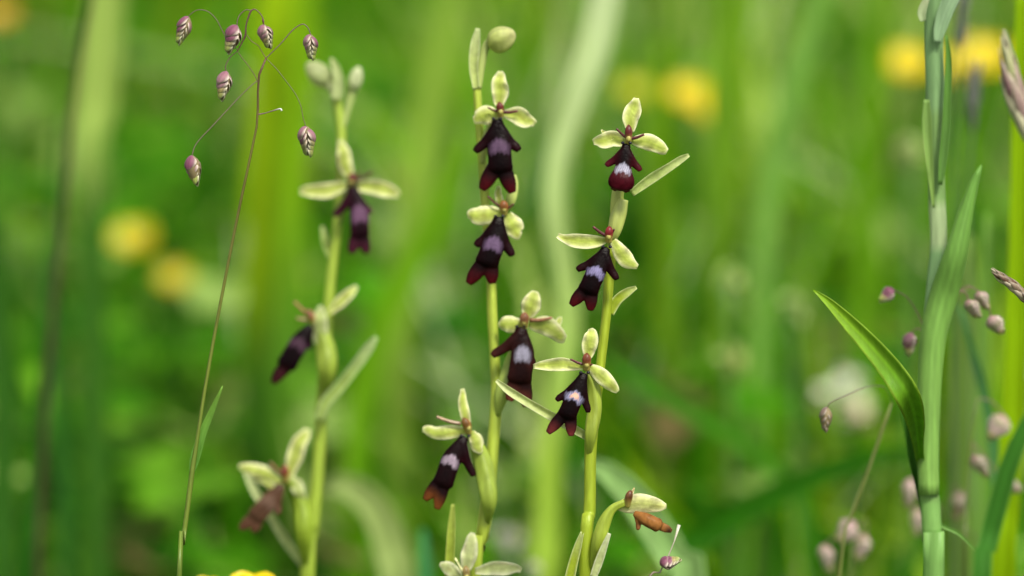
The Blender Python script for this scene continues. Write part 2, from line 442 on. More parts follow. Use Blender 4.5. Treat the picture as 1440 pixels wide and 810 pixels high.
def sepal_col(c0=SEP, cc=SEPC, cm=SEPM):
    ph = rnd.random()*5
    def f(u, x):
        a = abs(x); c = mixc(cc, c0, a*1.4)
        c = mixc(c, cm, max(0, (a-.5)/.4)); c = mixc(c, cm, max(0, (u-.88)/.12)*.7)
        k = 1+.055*math.cos(x*16+ph*.2+u*1.5)+.07*math.sin(u*17+ph); c = mixc(c, (.30, .24, .06), max(0, math.sin(u*5+ph*3)*math.sin(x*3+ph)-.75)*1.6)
        return tuple(q*k for q in c)
    return f

def flower(root, f):
    """one flower: part 'flower' (column and ovary neck) with its sepals, petals and lip as sub-parts"""
    d = f['d']; k = px(d); cx, cy = f['col']
    og = P(cx, cy, d)
    mb = MB()
    top = f.get('ctop', (cx+1, cy-20)); brown = f.get('ccol', (.26, .045, .03)); yel = f.get('ycol', (.42, .34, .08))
    def cc(u, an):
        c = mixc(yel, brown, (u-.25)*3.2); c = mixc(c, tuple(q*.35 for q in brown), .7*max(0, math.sin(an*2+1)) if u > .55 else 0); return c
    hw = f.get('cw', 7)
    mb.tube([P(cx, cy+6, d+2*k), P(*( (cx+(top[0]-cx)*.35), cy+(top[1]-cy)*.35), d-3*k), P((cx+(top[0]-cx)*.75), cy+(top[1]-cy)*.75, d-4*k), P(*top, d-2*k)],
            [hw*.75*k, hw*1.0*k, hw*.85*k, hw*.3*k], cc, seg=12, n=16, flat=.9)
    if f.get('eyes', True):
        lx, ly = f['lip']['c']
        for sx in (-1, 1):
            mb.blob(P(lx+sx*5.2, ly-1, d-4*k), RGT*2.6*k, FWD*2.4*k, UPV*2.2*k, (.012, .008, .02), 8, 6)
        # pale stigma cavity
        mb.blob(P(cx, cy-1, d-7*k), RGT*3.6*k, FWD*2.4*k, UPV*4.2*k, mixc(yel, (.5, .5, .14), .5), 8, 6)
    if 'ovary' in f:
        ov = [list(p) for p in f['ovary']]
        e = max((0, -1), key=lambda i: ov[i][1]); ov[e][3] = 25; ov[e][2] *= .55
        mb.tube([P(p[0], p[1], d+(p[3] if len(p) > 3 else 10)*k) for p in ov], [p[2]*k/2 for p in ov],
                                 lambda u, an: tuple(q*(.93+.12*math.cos(an*3)) for q in f.get('ovcol', YG)), seg=20, n=22, ridge=.09, rk=4, rt=2.5)
    fo = mb.build('flower', MAT['column'] if 'ovary' not in f else MAT['stem'], root, origin=og, label=f.get('label'))
    for s in f['sep']:
        b = s[0]; tip = s[1]; wd = s[2]; wd *= .92; bend = s[3] if len(s) > 3 else 0; dz = s[4] if len(s) > 4 else 0
        cols = sepal_col(*(s[5] if len(s) > 5 else (SEP, SEPC, SEPM)))
        dx, dy = tip[0]-b[0], tip[1]-b[1]; ln = math.hypot(dx, dy); nx, ny = -dy/ln, dx/ln
        q = lambda t, e, z: P(b[0]+dx*t+nx*e, b[1]+dy*t+ny*e, d+(4+z)*k)
        m_ = MB()
        j = lambda a=1.6: rnd.uniform(-a, a)
        m_.leaf([q(0, 0, 0), q(.18, bend*.5+j(.6), dz*.2), q(.42, bend+j(), dz*.5-2), q(.68, bend*.9+j(), dz*.8-2-j(2)), q(.88, bend*.4+j(), dz), q(1, j(), dz+2)],
                [wd*.20*k, wd*rnd.uniform(.34, .40)*k, wd*rnd.uniform(.46, .52)*k, wd*rnd.uniform(.40, .48)*k, wd*rnd.uniform(.26, .34)*k, wd*rnd.uniform(.12, .2)*k], cols, cup=(-.24 if rnd.random() < .6 else .3), thick=1.3*k, n=28, m=14, wave=.12)
        m_.build('sepal', MAT['sepal'], fo)
    for s in f.get('pet', []):
        b = f.get('pbase', (cx, cy-1)); m_ = MB(); c_ = s[2] if len(s) > 2 else (.055, .008, .012)
        mx_, my_ = (b[0]+s[0][0])/2, (b[1]+s[0][1])/2
        m_.tube([P(*b, d-1*k), P(mx_, my_+1.5, d-3*k), P(*s[0], d-6*k)], [s[1]*.5*k, s[1]*.42*k, s[1]*.3*k],
                lambda u, an: mixc(c_, tuple(q*1.9 for q in c_), u), seg=8, n=10)
        m_.build('petal', MAT['column'], fo)
    me, og2 = lip_mesh(f['lip'], d-2*k)
    lo = bpy.data.objects.new('lip', me); C.objects.link(lo); lo.parent = fo; lo.location = og2-og
    return fo

def bract(root, pts, wid, d, col=YG, cm=PALE, name='bract', cup=.5, mat='sepal', label=None):
    W = [P(p[0], p[1], p[2] if len(p) > 2 else d) for p in pts]; k = px(d)
    m_ = MB()
    def cf(u, x):
        c = mixc(col, cm, max(0, u-.5)*1.3); c = mixc(c, cm, max(0, abs(x)-.55)*1.6); s = 1+.08*math.sin(x*13); return tuple(q*s for q in c)
    m_.leaf(W, [w_*k/2 for w_ in wid], cf, cup=cup, thick=2.6*k, n=26, m=8, wave=.04)
    return m_.build(name, MAT[mat], root, label=label)

def bud(root, ctr, ax, ay, ang, d, col=(.48, .55, .18), tipc=(.58, .56, .26)):
    k = px(d); a = math.radians(ang); m_ = MB()
    up = (UPV*math.cos(a)+RGT*math.sin(a)); rt = (RGT*math.cos(a)-UPV*math.sin(a))
    def cf(u, ph):
        s = 1+.12*math.cos(ph*3); c = mixc(tipc, col, u*1.8); g = abs(math.sin(ph*1.5+.4)); c = mixc((.30, .34, .14), c, min(1, g*5)); return tuple(q*s for q in c)
    m_.blob(P(*ctr, d), rt*ax*k, FWD*ax*.92*k, up*ay*k, cf, 30, 18)
    c0 = P(*ctr, d)
    for i, v in enumerate(m_.v):
        ph = 2*math.pi*(i % 30)/30; q = v-c0; h = q.dot(up)/(ay*k)
        m_.v[i] = c0+(q-up*q.dot(up))*((1+.06*math.cos(ph*3)-.03*math.cos(ph*6))*(1-.16*h))+up*q.dot(up)+rt*(.07*ax*k*h*h)
    return m_.build('bud', MAT['sepal'], root)

def orchid_base(root, x, y, label=None):
    """rosette of broad leaves at the foot, below the picture"""
    for i, (a, l) in enumerate(((.4, .055), (2.5, .06), (4.4, .05), (5.4, .04))):
        dr = Vector((math.cos(a), math.sin(a), 0)); b = Vector((x, y, .002))
        m_ = MB(); m_.leaf([b, b+dr*l*.35+Vector((0, 0, .018)), b+dr*l*.75+Vector((0, 0, .02)), b+dr*l+Vector((0, 0, .008))], [.004, .009, .008, .001],
                           lambda u, s_: tuple(q*(1-.2*abs(s_)) for q in (.07, .17, .03)), cup=.3, thick=.0004, n=14, m=6, face=(0, 0, 1))
        m_.build('leaf', MAT['grass'], root)

def stemcol(c0=YG, c1=YGD):
    return lambda u, an: tuple(q*(1+.07*math.cos(an*4)+.05*math.sin(u*60)) for q in mixc(c0, c1, u*.9))

# --- right orchid (sharpest)
d = .75; k = px(d)
pts = [(873, 278), (866, 312), (860, 350), (857, 385), (853, 440), (846, 500), (840, 550), (832, 605), (830, 650), (829, 720), (823, 812)]
mb, W = stalk(pts, [9, 11, 13, 14, 13, 13, 14, 18, 16, 17, 19], d, stemcol(), drift=-.004)
RO = thing('fly_orchid', W[-1], 'sharpest orchid stem with three fly shaped dark flowers and one withered brown flower', 'orchid', 'fly orchids in bloom')
mb.build('stem', MAT['stem'], RO); orchid_base(RO, W[-1].x, W[-1].y)
df = d-.0035
flower(RO, dict(d=df, col=(884, 196), ctop=(884, 176), ccol=(.15, .02, .02), cw=6, ovary=[(880, 212, 10, 16), (874, 240, 14, 22), (869, 270, 17, 24), (866, 300, 16, 26), (864, 318, 12, 28)], ovcol=(.45, .52, .12),
    sep=[((886, 186), (896, 138), 27, -2, 2), ((881, 200), (834, 199), 26, 3, 2), ((889, 198), (938, 214), 27, -4, 2), ((862, 196), (846, 182), 7, 0, 8)],
    pet=[((867, 181), 4.5), ((906, 189), 5)],
    lip=dict(c=(881, 202), m=(876, 238), n=(872, 266), t1=(864, 266), t2=(880, 269), s1=(852, 232), s2=(901, 239), w=33, lw=.36, lh=.23, mard=1, mar=(.036, .002, .005), bulge=3, red=(.075, .006, .014), rl=.3, lil=(.29, .28, .36))))
flower(RO, dict(d=df, col=(856, 334), ctop=(857, 319), ccol=(.26, .02, .025), cw=6.5, ovary=[(858, 345, 10, 14), (864, 325, 18, 20), (870, 300, 22, 22), (876, 280, 16, 22)], ovcol=(.45, .52, .13),
    sep=[((852, 338), (784, 332), 23, -5, -2), ((862, 338), (896, 376), 27, 4, 2)],
    pet=[((834, 319), 5.5), ((864, 322), 4)],
    lip=dict(c=(853, 348), m=(838, 383), n=(822, 420), t1=(808, 427), t2=(829, 434), s1=(812, 378), s2=(868, 392), w=37, lw=.36, lh=.22, lil=(.19, .17, .31))))
flower(RO, dict(d=df, col=(825, 514), ctop=(825, 497), ccol=(.22, .06, .025), cw=7, ovary=[(826, 524, 10, 12), (834, 545, 17, 18), (836, 575, 20, 18), (831, 610, 18, 14), (829, 640, 12, 8)], ovcol=(.33, .42, .05),
    sep=[((827, 504), (831, 462), 25, 0, 2), ((820, 516), (750, 515), 20, 3, -2), ((830, 516), (868, 552), 26, -3, 2)],
    pet=[((802, 505), 4.5), ((833, 512), 3.5)],
    lip=dict(c=(822, 525), m=(808, 558), n=(792, 596), t1=(776, 606), t2=(801, 610), s1=(783, 561), s2=(828, 578), w=34, lw=.40, lh=.24, lil=(.24, .23, .36), tan=1, red=(.11, .02, .02))))
bract(RO, [(888, 272), (915, 252), (940, 236), (958, 224), (969, 218)], [10, 14, 12, 10, 5], d, (.42, .52, .16), cup=.7)
bract(RO, [(857, 440), (868, 422), (882, 411), (895, 404)], [14, 14, 12, 5], d, YG, PALE)
bract(RO, [(832, 618), (812, 606), (780, 588), (745, 568), (715, 549), (698, 535)], [10, 12, 13, 12, 11, 5], d-.001, (.50, .58, .20), (.68, .72, .42), cup=.7)
bract(RO, [(798, 830), (804, 800), (812, 770), (819, 748)], [16, 14, 11, 5], d-.002, YG, PALE, cup=.6)
bract(RO, [(834, 812), (842, 790), (850, 768), (857, 750)], [10, 12, 9, 5], d-.005, (.5, .56, .25), (.66, .68, .5), cup=.6)
# withered flower
WS = ((.62, .62, .28), (.48, .52, .16), (.75, .72, .45))
flower(RO, dict(d=d-.004, col=(882, 706), ctop=(887, 690), ccol=(.16, .06, .02), cw=6, eyes=False, label='withered flower with a shrivelled brown lip',
    ovary=[(833, 800, 12, 6), (841, 765, 18, 6), (849, 737, 18, 4), (861, 716, 12, 2), (880, 706, 10, 2)], ovcol=(.36, .46, .05),
    sep=[((868, 712), (937, 713), 30, -3, -4, WS), ((880, 703), (925, 707), 14, 6, 0, WS), ((880, 706), (892, 688), 6, 0, 0, WS)],
    pet=[((892, 686), 3, (.3, .22, .1))],
    lip=dict(c=(892, 722), m=(910, 731), n=(932, 742), t1=(941, 746), t2=None, s1=(897, 745), s2=None, w=25, lw=.01, lh=.01, dark=(.20, .085, .022), mar=(.12, .045, .015), red=(.02, .008, .006), rl=.5, flat=.8)))

# --- middle orchid
d = .776; k = px(d)
pts = [(670, 96), (671, 130), (675, 190), (680, 250), (684, 310), (690, 370), (692, 440), (696, 510), (698, 560), (692, 640), (686, 700), (676, 770), (668, 812)]
mb, W = stalk(pts, [9, 11, 11, 12, 12, 13, 14, 14, 16, 17, 20, 18, 17], d, stemcol((.44, .54, .07), (.30, .42, .02)), drift=-.01)
MO = thing('fly_orchid', W[-1], 'orchid stem topped by a round bud with four dark fly shaped flowers, between two others', 'orchid', 'fly orchids in bloom')
mb.build('stem', MAT['stem'], MO); orchid_base(MO, W[-1].x, W[-1].y)
df = d-.004
bract(MO, [(670, 125), (666, 95), (668, 65), (672, 40)], [10, 13, 14, 6], d-.001, (.50, .58, .20), (.66, .72, .42), cup=.7)
m_ = MB(); m_.tube([P(672, 125, d), P(677, 90, d), P(683, 66, d), P(692, 57, d)], [5.5*k, 6*k, 6*k, 7*k], (.40, .48, .14)); m_.build('stalk', MAT['stem'], MO)
bud(MO, (705, 54), 18.5, 21, 62, d-.001, (.44, .50, .15), (.62, .60, .30))
flower(MO, dict(d=df, col=(704, 158), ctop=(702, 144), ccol=(.18, .025, .02), cw=6, ovary=[(704, 165, 10, 14), (694, 178, 16, 20), (684, 200, 14, 22), (678, 230, 10, 22)], ovcol=(.42, .5, .12),
    sep=[((702, 150), (702, 100), 28, 0, 2), ((700, 160), (666, 170), 30, 2, 4), ((708, 160), (752, 176), 27, -4, 0)],
    pet=[((686, 151), 4), ((728, 156), 5)],
    lip=dict(c=(699, 168), m=(702, 207), n=(705, 252), t1=(684, 264), t2=(717, 268), s1=(668, 212), s2=(730, 210), w=44, lw=.34, lh=.27, lil=(.085, .05, .09))))
flower(MO, dict(d=df, col=(709, 295), ctop=(708, 283), ccol=(.32, .12, .03), cw=7, ovary=[(710, 300, 10, 12), (718, 282, 14, 16), (722, 262, 14, 20), (722, 246, 8, 22)], ovcol=(.45, .54, .14),
    sep=[((704, 300), (657, 303), 30, 0, -2), ((714, 300), (732, 332), 32, 3, -2), ((704, 292), (700, 262), 12, 0, 5)],
    pet=[((686, 276), 4), ((722, 287), 4)],
    lip=dict(c=(702, 305), m=(694, 344), n=(680, 382), t1=(664, 396), t2=(690, 396), s1=(669, 344), s2=(721, 358), w=43, lw=.32, lh=.27, lil=(.11, .07, .13))))
flower(MO, dict(d=df, col=(737, 454), ctop=(738, 440), ccol=(.30, .13, .06), cw=7.5, ovary=[(738, 462, 10, 14), (726, 490, 16, 22), (716, 520, 20, 24), (706, 555, 20, 20), (700, 585, 12, 10)], ovcol=(.34, .45, .08),
    sep=[((740, 446), (752, 409), 30, 2, 2), ((735, 455), (701, 458), 26, 0, 4), ((744, 456), (795, 478), 30, -6, -3), ((770, 470), (790, 446), 13, 0, 14)],
    pet=[((776, 447), 6, (.22, .10, .05))], pbase=(745, 450),
    lip=dict(c=(732, 460), m=(735, 499), n=(728, 550), t1=(719, 560), t2=(738, 568), s1=(692, 499), s2=(749, 512), w=44, lw=.27, lh=.30, lil=(.23, .22, .29), dark=(.008, .002, .002), mar=(.022, .005, .004), red=(.12, .03, .02))))
flower(MO, dict(d=df, col=(659, 603), ctop=(652, 588), ccol=(.26, .12, .03), cw=7, ovary=[(662, 610, 12, 14), (676, 640, 22, 16), (683, 670, 26, 12), (688, 705, 22, 6), (686, 735, 12, 4)], ovcol=(.34, .45, .06),
    sep=[((659, 602), (649, 547), 17, -2, 2), ((654, 606), (594, 604), 24, -4, -2), ((664, 606), (678, 636), 22, 2, -3)],
    pet=[((614, 586), 6, (.22, .15, .09))], pbase=(648, 596),
    lip=dict(c=(654, 614), m=(634, 648), n=(618, 694), t1=(603, 700), t2=(616, 712), s1=(667, 668), s2=(652, 650), w=37, lw=.34, lh=.24, lil=(.28, .22, .28), dark=(.005, .0015, .002), red=(.13, .04, .01))))
PS = ((.60, .64, .32), (.50, .56, .24), (.78, .78, .55))
flower(MO, dict(d=df, col=(656, 812), ctop=(655, 796), cw=6, ccol=(.35, .25, .08), label='pale open flower low on the stem',
    sep=[((653, 806), (664, 749), 26, 3, 2, PS), ((668, 803), (733, 801), 22, -2, 0, PS), ((648, 812), (619, 792), 22, 0, 0, PS)], pet=[((640, 785), 4, (.5, .5, .25))],
    lip=dict(c=(656, 822), m=(656, 850), n=(656, 885), t1=(648, 895), t2=(666, 895), s1=(636, 850), s2=(678, 850), w=36)))
bract(MO, [(631, 840), (633, 780), (635, 740), (637, 709)], [14, 13, 11, 5], d-.002, (.36, .45, .05), (.44, .52, .12), cup=.7)

# --- left orchid (softest)
d = .826; k = px(d)
pts = [(468, 110), (474, 145), (480, 190), (479, 250), (474, 320), (466, 390), (460, 460), (455, 520), (451, 600), (446, 680), (438, 750), (432, 812)]
mb, W = stalk(pts, [10, 12, 13, 12, 13, 13, 15, 16, 17, 18, 20, 20], d, stemcol((.36, .48, .06), (.27, .40, .02)), drift=-.006)
LO = thing('fly_orchid', W[-1], 'softly blurred orchid stem with paired pale buds, one spread flower and two drooping sideways', 'orchid', 'fly orchids in bloom')
mb.build('stem', MAT['stem'], LO); orchid_base(LO, W[-1].x, W[-1].y)
df = d-.004
bud(LO, (447, 104), 16, 22, -48, d, (.40, .46, .20), (.50, .54, .28))
m_ = MB(); m_.tube([P(474, 135, d), P(466, 122, d), P(456, 112, d)], [6*k, 7*k, 8*k], (.5, .56, .26)); m_.build('stalk', MAT['stem'], LO)
bract(LO, [(473, 140), (476, 115), (472, 95), (466, 82)], [14, 14, 11, 5], d-.002, (.50, .58, .26), PALE, cup=.6)
bud(LO, (500, 110), 10, 17, 14, d-.001, (.56, .62, .34), (.62, .66, .42))
m_ = MB(); m_.tube([P(482, 180, d), P(490, 150, d), P(497, 120, d)], [4*k, 5*k, 8*k], (.44, .54, .18)); m_.build('stalk', MAT['stem'], LO)
flower(LO, dict(d=df, col=(494, 256), ctop=(496, 244), ccol=(.18, .03, .03), cw=6.5, ovary=[(492, 262, 8, 12), (484, 285, 13, 18), (478, 315, 12, 18)], ovcol=(.34, .45, .09),
    sep=[((492, 250), (478, 197), 24, -1, 2), ((490, 260), (421, 268), 25, -3, 0), ((498, 260), (561, 275), 25, -3, 0)],
    pet=[((523, 242), 5), ((507, 240), 4)],
    lip=dict(c=(494, 260), m=(506, 302), n=(507, 342), t1=(497, 354), t2=(514, 354), s1=(470, 303), s2=(522, 298), w=36, lw=.34, lh=.40, lil=(.12, .06, .11), mar=(.025, .004, .010), dark=(.008, .002, .004), red=(.05, .01, .02))))
flower(LO, dict(d=df, col=(442, 450), ctop=(431, 436), ccol=(.32, .13, .06), cw=6, eyes=False, ovary=[(450, 460, 16, 8), (458, 490, 26, 8), (460, 520, 26, 4), (456, 560, 16, 2)], ovcol=(.32, .43, .05),
    sep=[((452, 490), (450, 430), 25, -2, -6, ((.48, .54, .24), (.42, .5, .16), (.62, .66, .4))), ((462, 440), (502, 402), 17, 0, 2)],
    pet=[((414, 424), 4, (.25, .10, .06)), ((417, 447), 4, (.25, .12, .08))],
    lip=dict(c=(437, 458), m=(420, 484), n=(396, 526), t1=(388, 536), t2=(396, 528), s1=(436, 490), s2=None, w=37, lw=.45, lh=.25, lil=(.05, .025, .04), mar=(.012, .003, .007), red=(.03, .006, .008))))
bract(LO, [(449, 592), (458, 566), (478, 543), (500, 515), (518, 490), (529, 474)], [12, 16, 16, 15, 14, 6], d-.004, (.36, .48, .12), (.52, .64, .34), cup=.6)
bract(LO, [(466, 360), (458, 340), (453, 318)], [12, 11, 5], d, (.34, .46, .1), PALE, cup=.6)
flower(LO, dict(d=df, col=(402, 672), ctop=(400, 654), ccol=(.26, .05, .03), cw=6, eyes=False, ovary=[(410, 676, 14, 8), (424, 710, 22, 8), (428, 750, 24, 4), (430, 800, 16, 2)], ovcol=(.28, .40, .03),
    sep=[((406, 672), (432, 603), 26, -3, 0), ((396, 678), (336, 654), 22, 2, -4), ((388, 690), (346, 664), 14, 3, 3), ((408, 670), (427, 702), 20, 0, -6, ((.5, .56, .24), (.42, .5, .14), (.66, .7, .4)))],
    pet=[((380, 650), 4, (.2, .08, .05))],
    lip=dict(c=(398, 682), m=(378, 706), n=(352, 736), t1=(342, 742), t2=(356, 746), s1=(392, 722), s2=(374, 700), w=34, lw=.5, lh=.3, lil=(.11, .065, .045), dark=(.055, .028, .016), mar=(.08, .038, .022), red=(.08, .035, .02))))
bract(LO, [(432, 800), (405, 765), (380, 725), (358, 690), (342, 656)], [12, 13, 12, 12, 6], d+.004, (.50, .58, .24), (.62, .68, .40), cup=.6)

# ---------------------------------------------------------------- quaking grass
PUR = (.27, .10, .15); PUR2 = (.40, .22, .25); GRN = (.30, .38, .07); WHT = (.70, .66, .52)
def scale_mesh(name, base, mid, wht=WHT):
    m_ = MB(); L, w_ = 1.0, .62
    def cf(u, x):
        a = abs(x); c = mixc(base, mid, u*1.1)
        c = mixc(c, wht, max(0, (a-.72)/.3)*.8); c = mixc(c, wht, max(0, (u-.85)/.2)*.8); s = 1+.15*math.cos(x*12); return tuple(q*s for q in c)
    # local frame: z down the spikelet, x sideways, outward = +y
    m_.leaf([Vector((0, 0, 0)), Vector((0, .16, -.22)), Vector((0, .23, -.55)), Vector((0, .17, -.85)), Vector((0, .08, -1.0))], [.14, .44, .50, .34, .05],
            cf, side=(1, 0, 0), cup=-.9, thick=.05, n=10, m=8, face=(0, 1, 0))
    return m_.mesh(name, MAT['scale'])
SC_P = [scale_mesh('scale', PUR, PUR2), scale_mesh('scale', (.26, .09, .15), (.20, .06, .11))]
SC_M = [scale_mesh('scale', PUR, (.36, .34, .10)), scale_mesh('scale', (.24, .08, .10), (.42, .42, .16))]
SC_G = [scale_mesh('scale', (.30, .32, .06), (.36, .44, .10)), scale_mesh('scale', (.22, .10, .08), (.34, .42, .10))]
SC_W = [scale_mesh('scale', (.46, .24, .28), (.56, .46, .38), (.74, .66, .58)), scale_mesh('scale', (.30, .12, .16), (.50, .48, .30), (.74, .70, .56))]
SC_D = [scale_mesh('scale', (.16, .09, .09), (.30, .22, .16), (.5, .45, .36))]
def core_mesh():
    m_ = MB(); m_.tube([Vector((0, 0, 0)), Vector((0, 0, -.25)), Vector((0, 0, -.6)), Vector((0, 0, -.95))], [.05, .24, .21, .04], (.26, .20, .10), seg=8, n=8)
    return m_.mesh('spikelet', MAT['scale'])
CORE = core_mesh()

def spikelet(parent, top, tip, wid, d, tone='n', yaw=None, levels=None):
    a, b = P(*top, d), P(*tip, d); ln = (b-a).length; ww = wid*.9*px(d)
    zd = (a-b).normalized()
    yaw = (rnd.uniform(0, .9) if yaw is None else yaw*.75)
    # the two rows of scales lie left and right: local x axis = across the view
    xv = (RGT*math.cos(yaw)+FWD*math.sin(yaw)); xv = (xv-zd*xv.dot(zd)).normalized(); yv = zd.cross(xv)
    R = Matrix((xv, yv, zd)).transposed()
    o = bpy.data.objects.new('spikelet', CORE); C.objects.link(o); o.parent = parent; o.location = a-wloc(parent)
    o.rotation_euler = R.to_euler(); o.scale = (ln, ln, ln)
    n_ = levels or 8
    for i in range(n_):
        t = i/(n_-1); sg = 1 if i % 2 else -1
        if tone == 'n': S = SC_P if t < .40 else (SC_M if t < .62 else SC_G)
        elif tone == 'w': S = SC_W if t < .6 else SC_M
        elif tone == 'd': S = SC_D
        else: S = SC_G
        c = bpy.data.objects.new('scale', S[rnd.randrange(len(S))]); C.objects.link(c); c.parent = o
        # each scale springs from the axis, leaning out to its side
        lean = lerp(.66, .06, t**.8)*sg; size = lerp(.50, .40, t)
        c.location = (0, rnd.uniform(-.03, .03), -lerp(.0, .60, t))
        q = Quaternion((0, 1, 0), -lean*.62)           # tilt sideways in the xz plane
        q2 = Quaternion((0, 0, 1), -sg*math.pi/2)      # turn the scale's outside to its row
        r = q @ q2
        c.rotation_mode = 'QUATERNION'; c.rotation_quaternion = r
        wf = ww/ln/.62
        c.scale = (size*2.0*wf*(1-.5*t**1.5)*(.86 if i < 2 else 1), size*wf*.95, size*1.05)
    return o

def thin(parent, pts, wid, d, col, name='branch', seg=6):
    W = [P(p[0], p[1], p[2] if len(p) > 2 else d) for p in pts]
    w_ = wid if isinstance(wid, (list, tuple)) else [wid]*len(pts)
    m_ = MB(); m_.tube(W, [q*px(d)/2 for q in w_], col, seg=seg, n=max(8, len(pts)*6)); return m_.build(name, MAT['stem'], parent)

d = .75
pts = [(374, 82), (371, 92), (364, 106), (362, 116), (362, 126), (364, 136), (362, 148), (363.5, 161), (361, 178), (350, 230), (335, 300), (318, 385), (301, 475), (287, 555), (277, 620), (270, 665), (263, 720), (257, 765), (252, 812)]
BRN = (.11, .045, .03); BRN2 = (.13, .12, .02)
def qcol(u, an):
    return mixc(BRN, BRN2, u*18) if u < .10 else (mixc(BRN2, (.15, .21, .025), (u-.10)*7) if u < .3 else mixc((.15, .21, .025), (.05, .17, .02), (u-.3)*6))
mb, W = stalk(pts, [2.6, 2.8, 3.4, 3.8, 3, 3.2, 3, 3.8, 3.2, 3.6, 4, 4.4, 4.8, 5, 5.5, 7.5, 7, 7, 7.5], d, qcol, seg=8, n=90, drift=-.012)
Q1 = thing('quaking_grass', W[-1], 'slender quaking grass with seven purple and green nodding spikelets on hair thin branches', 'grass', 'quaking grasses')
mb.build('stem', MAT['stem'], Q1)
VB = (.16, .075, .09); 
thin(Q1, [(374, 82), (382, 74), (396, 60), (410, 44), (420, 36), (427, 34), (433, 39), (437, 49)], 1.52, d, VB)
thin(Q1, [(374, 82), (388, 96), (403, 115), (416, 133), (423, 149), (426, 164), (430, 178)], 1.28, d, (.15, .12, .06))
thin(Q1, [(374, 82), (368, 72), (363, 64), (354, 58), (347, 49)], 1.36, d, (.18, .10, .05))
thin(Q1, [(362, 114), (357, 104), (349, 92), (341, 82), (334, 72)], 1.44, d, (.14, .10, .05))
thin(Q1, [(334, 72), (340, 60), (345, 50), (346, 36), (350, 22), (353, 15)], [2, 2.2, 3, 2.2, 2.6, 3], d, (.12, .05, .05))
thin(Q1, [(353, 15), (358, 13), (364, 17), (369, 24), (370, 29), (371, 35)], [2.4, 1.7, 1.7, 1.8, 3.4, 1.7], d, (.15, .07, .06))
thin(Q1, [(353, 15), (346, 14), (338, 20), (334, 28), (333, 37)], 1.44, d, VB)
thin(Q1, [(334, 72), (325, 79), (319, 88), (317, 95), (319, 102)], 1.44, d, VB)
thin(Q1, [(334, 70), (322, 60), (314, 46), (304, 27), (292, 16), (278, 14), (268, 20), (264, 25)], 1.2, d+.002, VB)
thin(Q1, [(362, 114), (356, 118), (340, 133), (322, 152), (298, 178), (280, 197), (273, 208), (270, 220)], 1.36, d, (.20, .13, .12))
thin(Q1, [(363, 161), (373, 159), (383, 156), (394, 153), (396, 156)], [2.4, 1.6, 1.6, 2.4, 3.2], d, lambda u, an: mixc((.2, .09, .12), (.6, .62, .55), (u-.6)*3))
for top, tip, w_, ya in [((265, 24), (250, 63), 22, .3), ((333, 36), (320, 76), 24, .9), ((371, 35), (379, 69), 24, .5), ((437, 49), (438, 85), 24, .1), ((319, 101), (310, 142), 23, .8), ((431, 178), (434, 221), 29, .05), ((270, 219), (276, 262), 20, 1.1)]:
    spikelet(Q1, top, tip, w_, d-.0005, 'n', ya)
m_ = MB(); k = px(d)
m_.leaf([P(269, 668, d), P(274, 645, d), P(284, 612, d), (P(299, 575, d)), P(313, 543, d)], [3*k, 7*k, 6*k, 4*k, .8*k], lambda u, x: mixc((.09, .24, .03), (.16, .32, .04), u), cup=.5, thick=.0002, n=20, m=6)
m_.build('leaf', MAT['grass'], Q1)

# second and further quaking grasses at the right
d = .787
mb, W = stalk([(1365, 404), (1352, 408), (1338, 424), (1322, 446), (1302, 468), (1304, 500), (1308, 560), (1310, 650), (1312, 812)], [1.8, 2, 2, 2.4, 3, 3, 4, 5, 5], d+.01, (.20, .15, .07), seg=7)
Q2 = thing('quaking_grass', W[-1], 'quaking grass with a cluster of five small pink white spikelets behind the thick pale stem', 'grass', 'quaking grasses')
mb.build('stem', MAT['stem'], Q2)
for top, tip, w_, dd, br in [((1257, 408), (1236, 424), 18, 0, [(1302, 468), (1290, 440), (1275, 418), (1257, 408)]),
                             ((1362, 422), (1377, 448), 25, 0, [(1350, 408), (1358, 412), (1362, 422)]), ((1377, 410), (1389, 436), 23, .003, [(1350, 408), (1362, 402), (1377, 410)]),
                             ((1393, 445), (1411, 470), 23, .003, [(1377, 410), (1390, 430), (1393, 445)]), ((1281, 468), (1277, 502), 18, .004, [(1302, 468), (1290, 462), (1281, 468)])]:
    thin(Q2, br, 1.8, d+dd, (.20, .10, .10)); spikelet(Q2, top, tip, w_, d+dd, 'w' if w_ > 20 else 'n')
d = .83
mb, W = stalk([(1375, 560), (1368, 600), (1362, 660), (1358, 730), (1356, 812)], [3, 3.5, 4, 5, 6], d, (.14, .2, .04), seg=7)
Q3 = thing('quaking_grass', W[-1], 'blurred quaking grass whose whitish round spikelets hang beside the dark green blade', 'grass', 'quaking grasses')
mb.build('stem', MAT['stem'], Q3)
for top, tip, w_, br in [((1414, 586), (1390, 618), 28, [(1375, 560), (1395, 565), (1414, 586)]), ((1370, 640), (1390, 672), 24, [(1368, 600), (1366, 620), (1370, 640)]), ((1412, 680), (1438, 690), 24, [(1366, 620), (1392, 650), (1412, 680)])]:
    thin(Q3, br, 2, d, (.25, .16, .12)); spikelet(Q3, top, tip, w_, d, 'w')
d = .868
mb, W = stalk([(1352, 690), (1336, 690), (1325, 720), (1318, 770), (1316, 830)], [2.5, 3, 4, 5, 6], d, (.14, .2, .04), seg=7)
Q4 = thing('quaking_grass', W[-1], 'far blurred quaking grass with dull pinkish spikelets on both sides of the pale stem', 'grass', 'quaking grasses')
mb.build('stem', MAT['stem'], Q4)
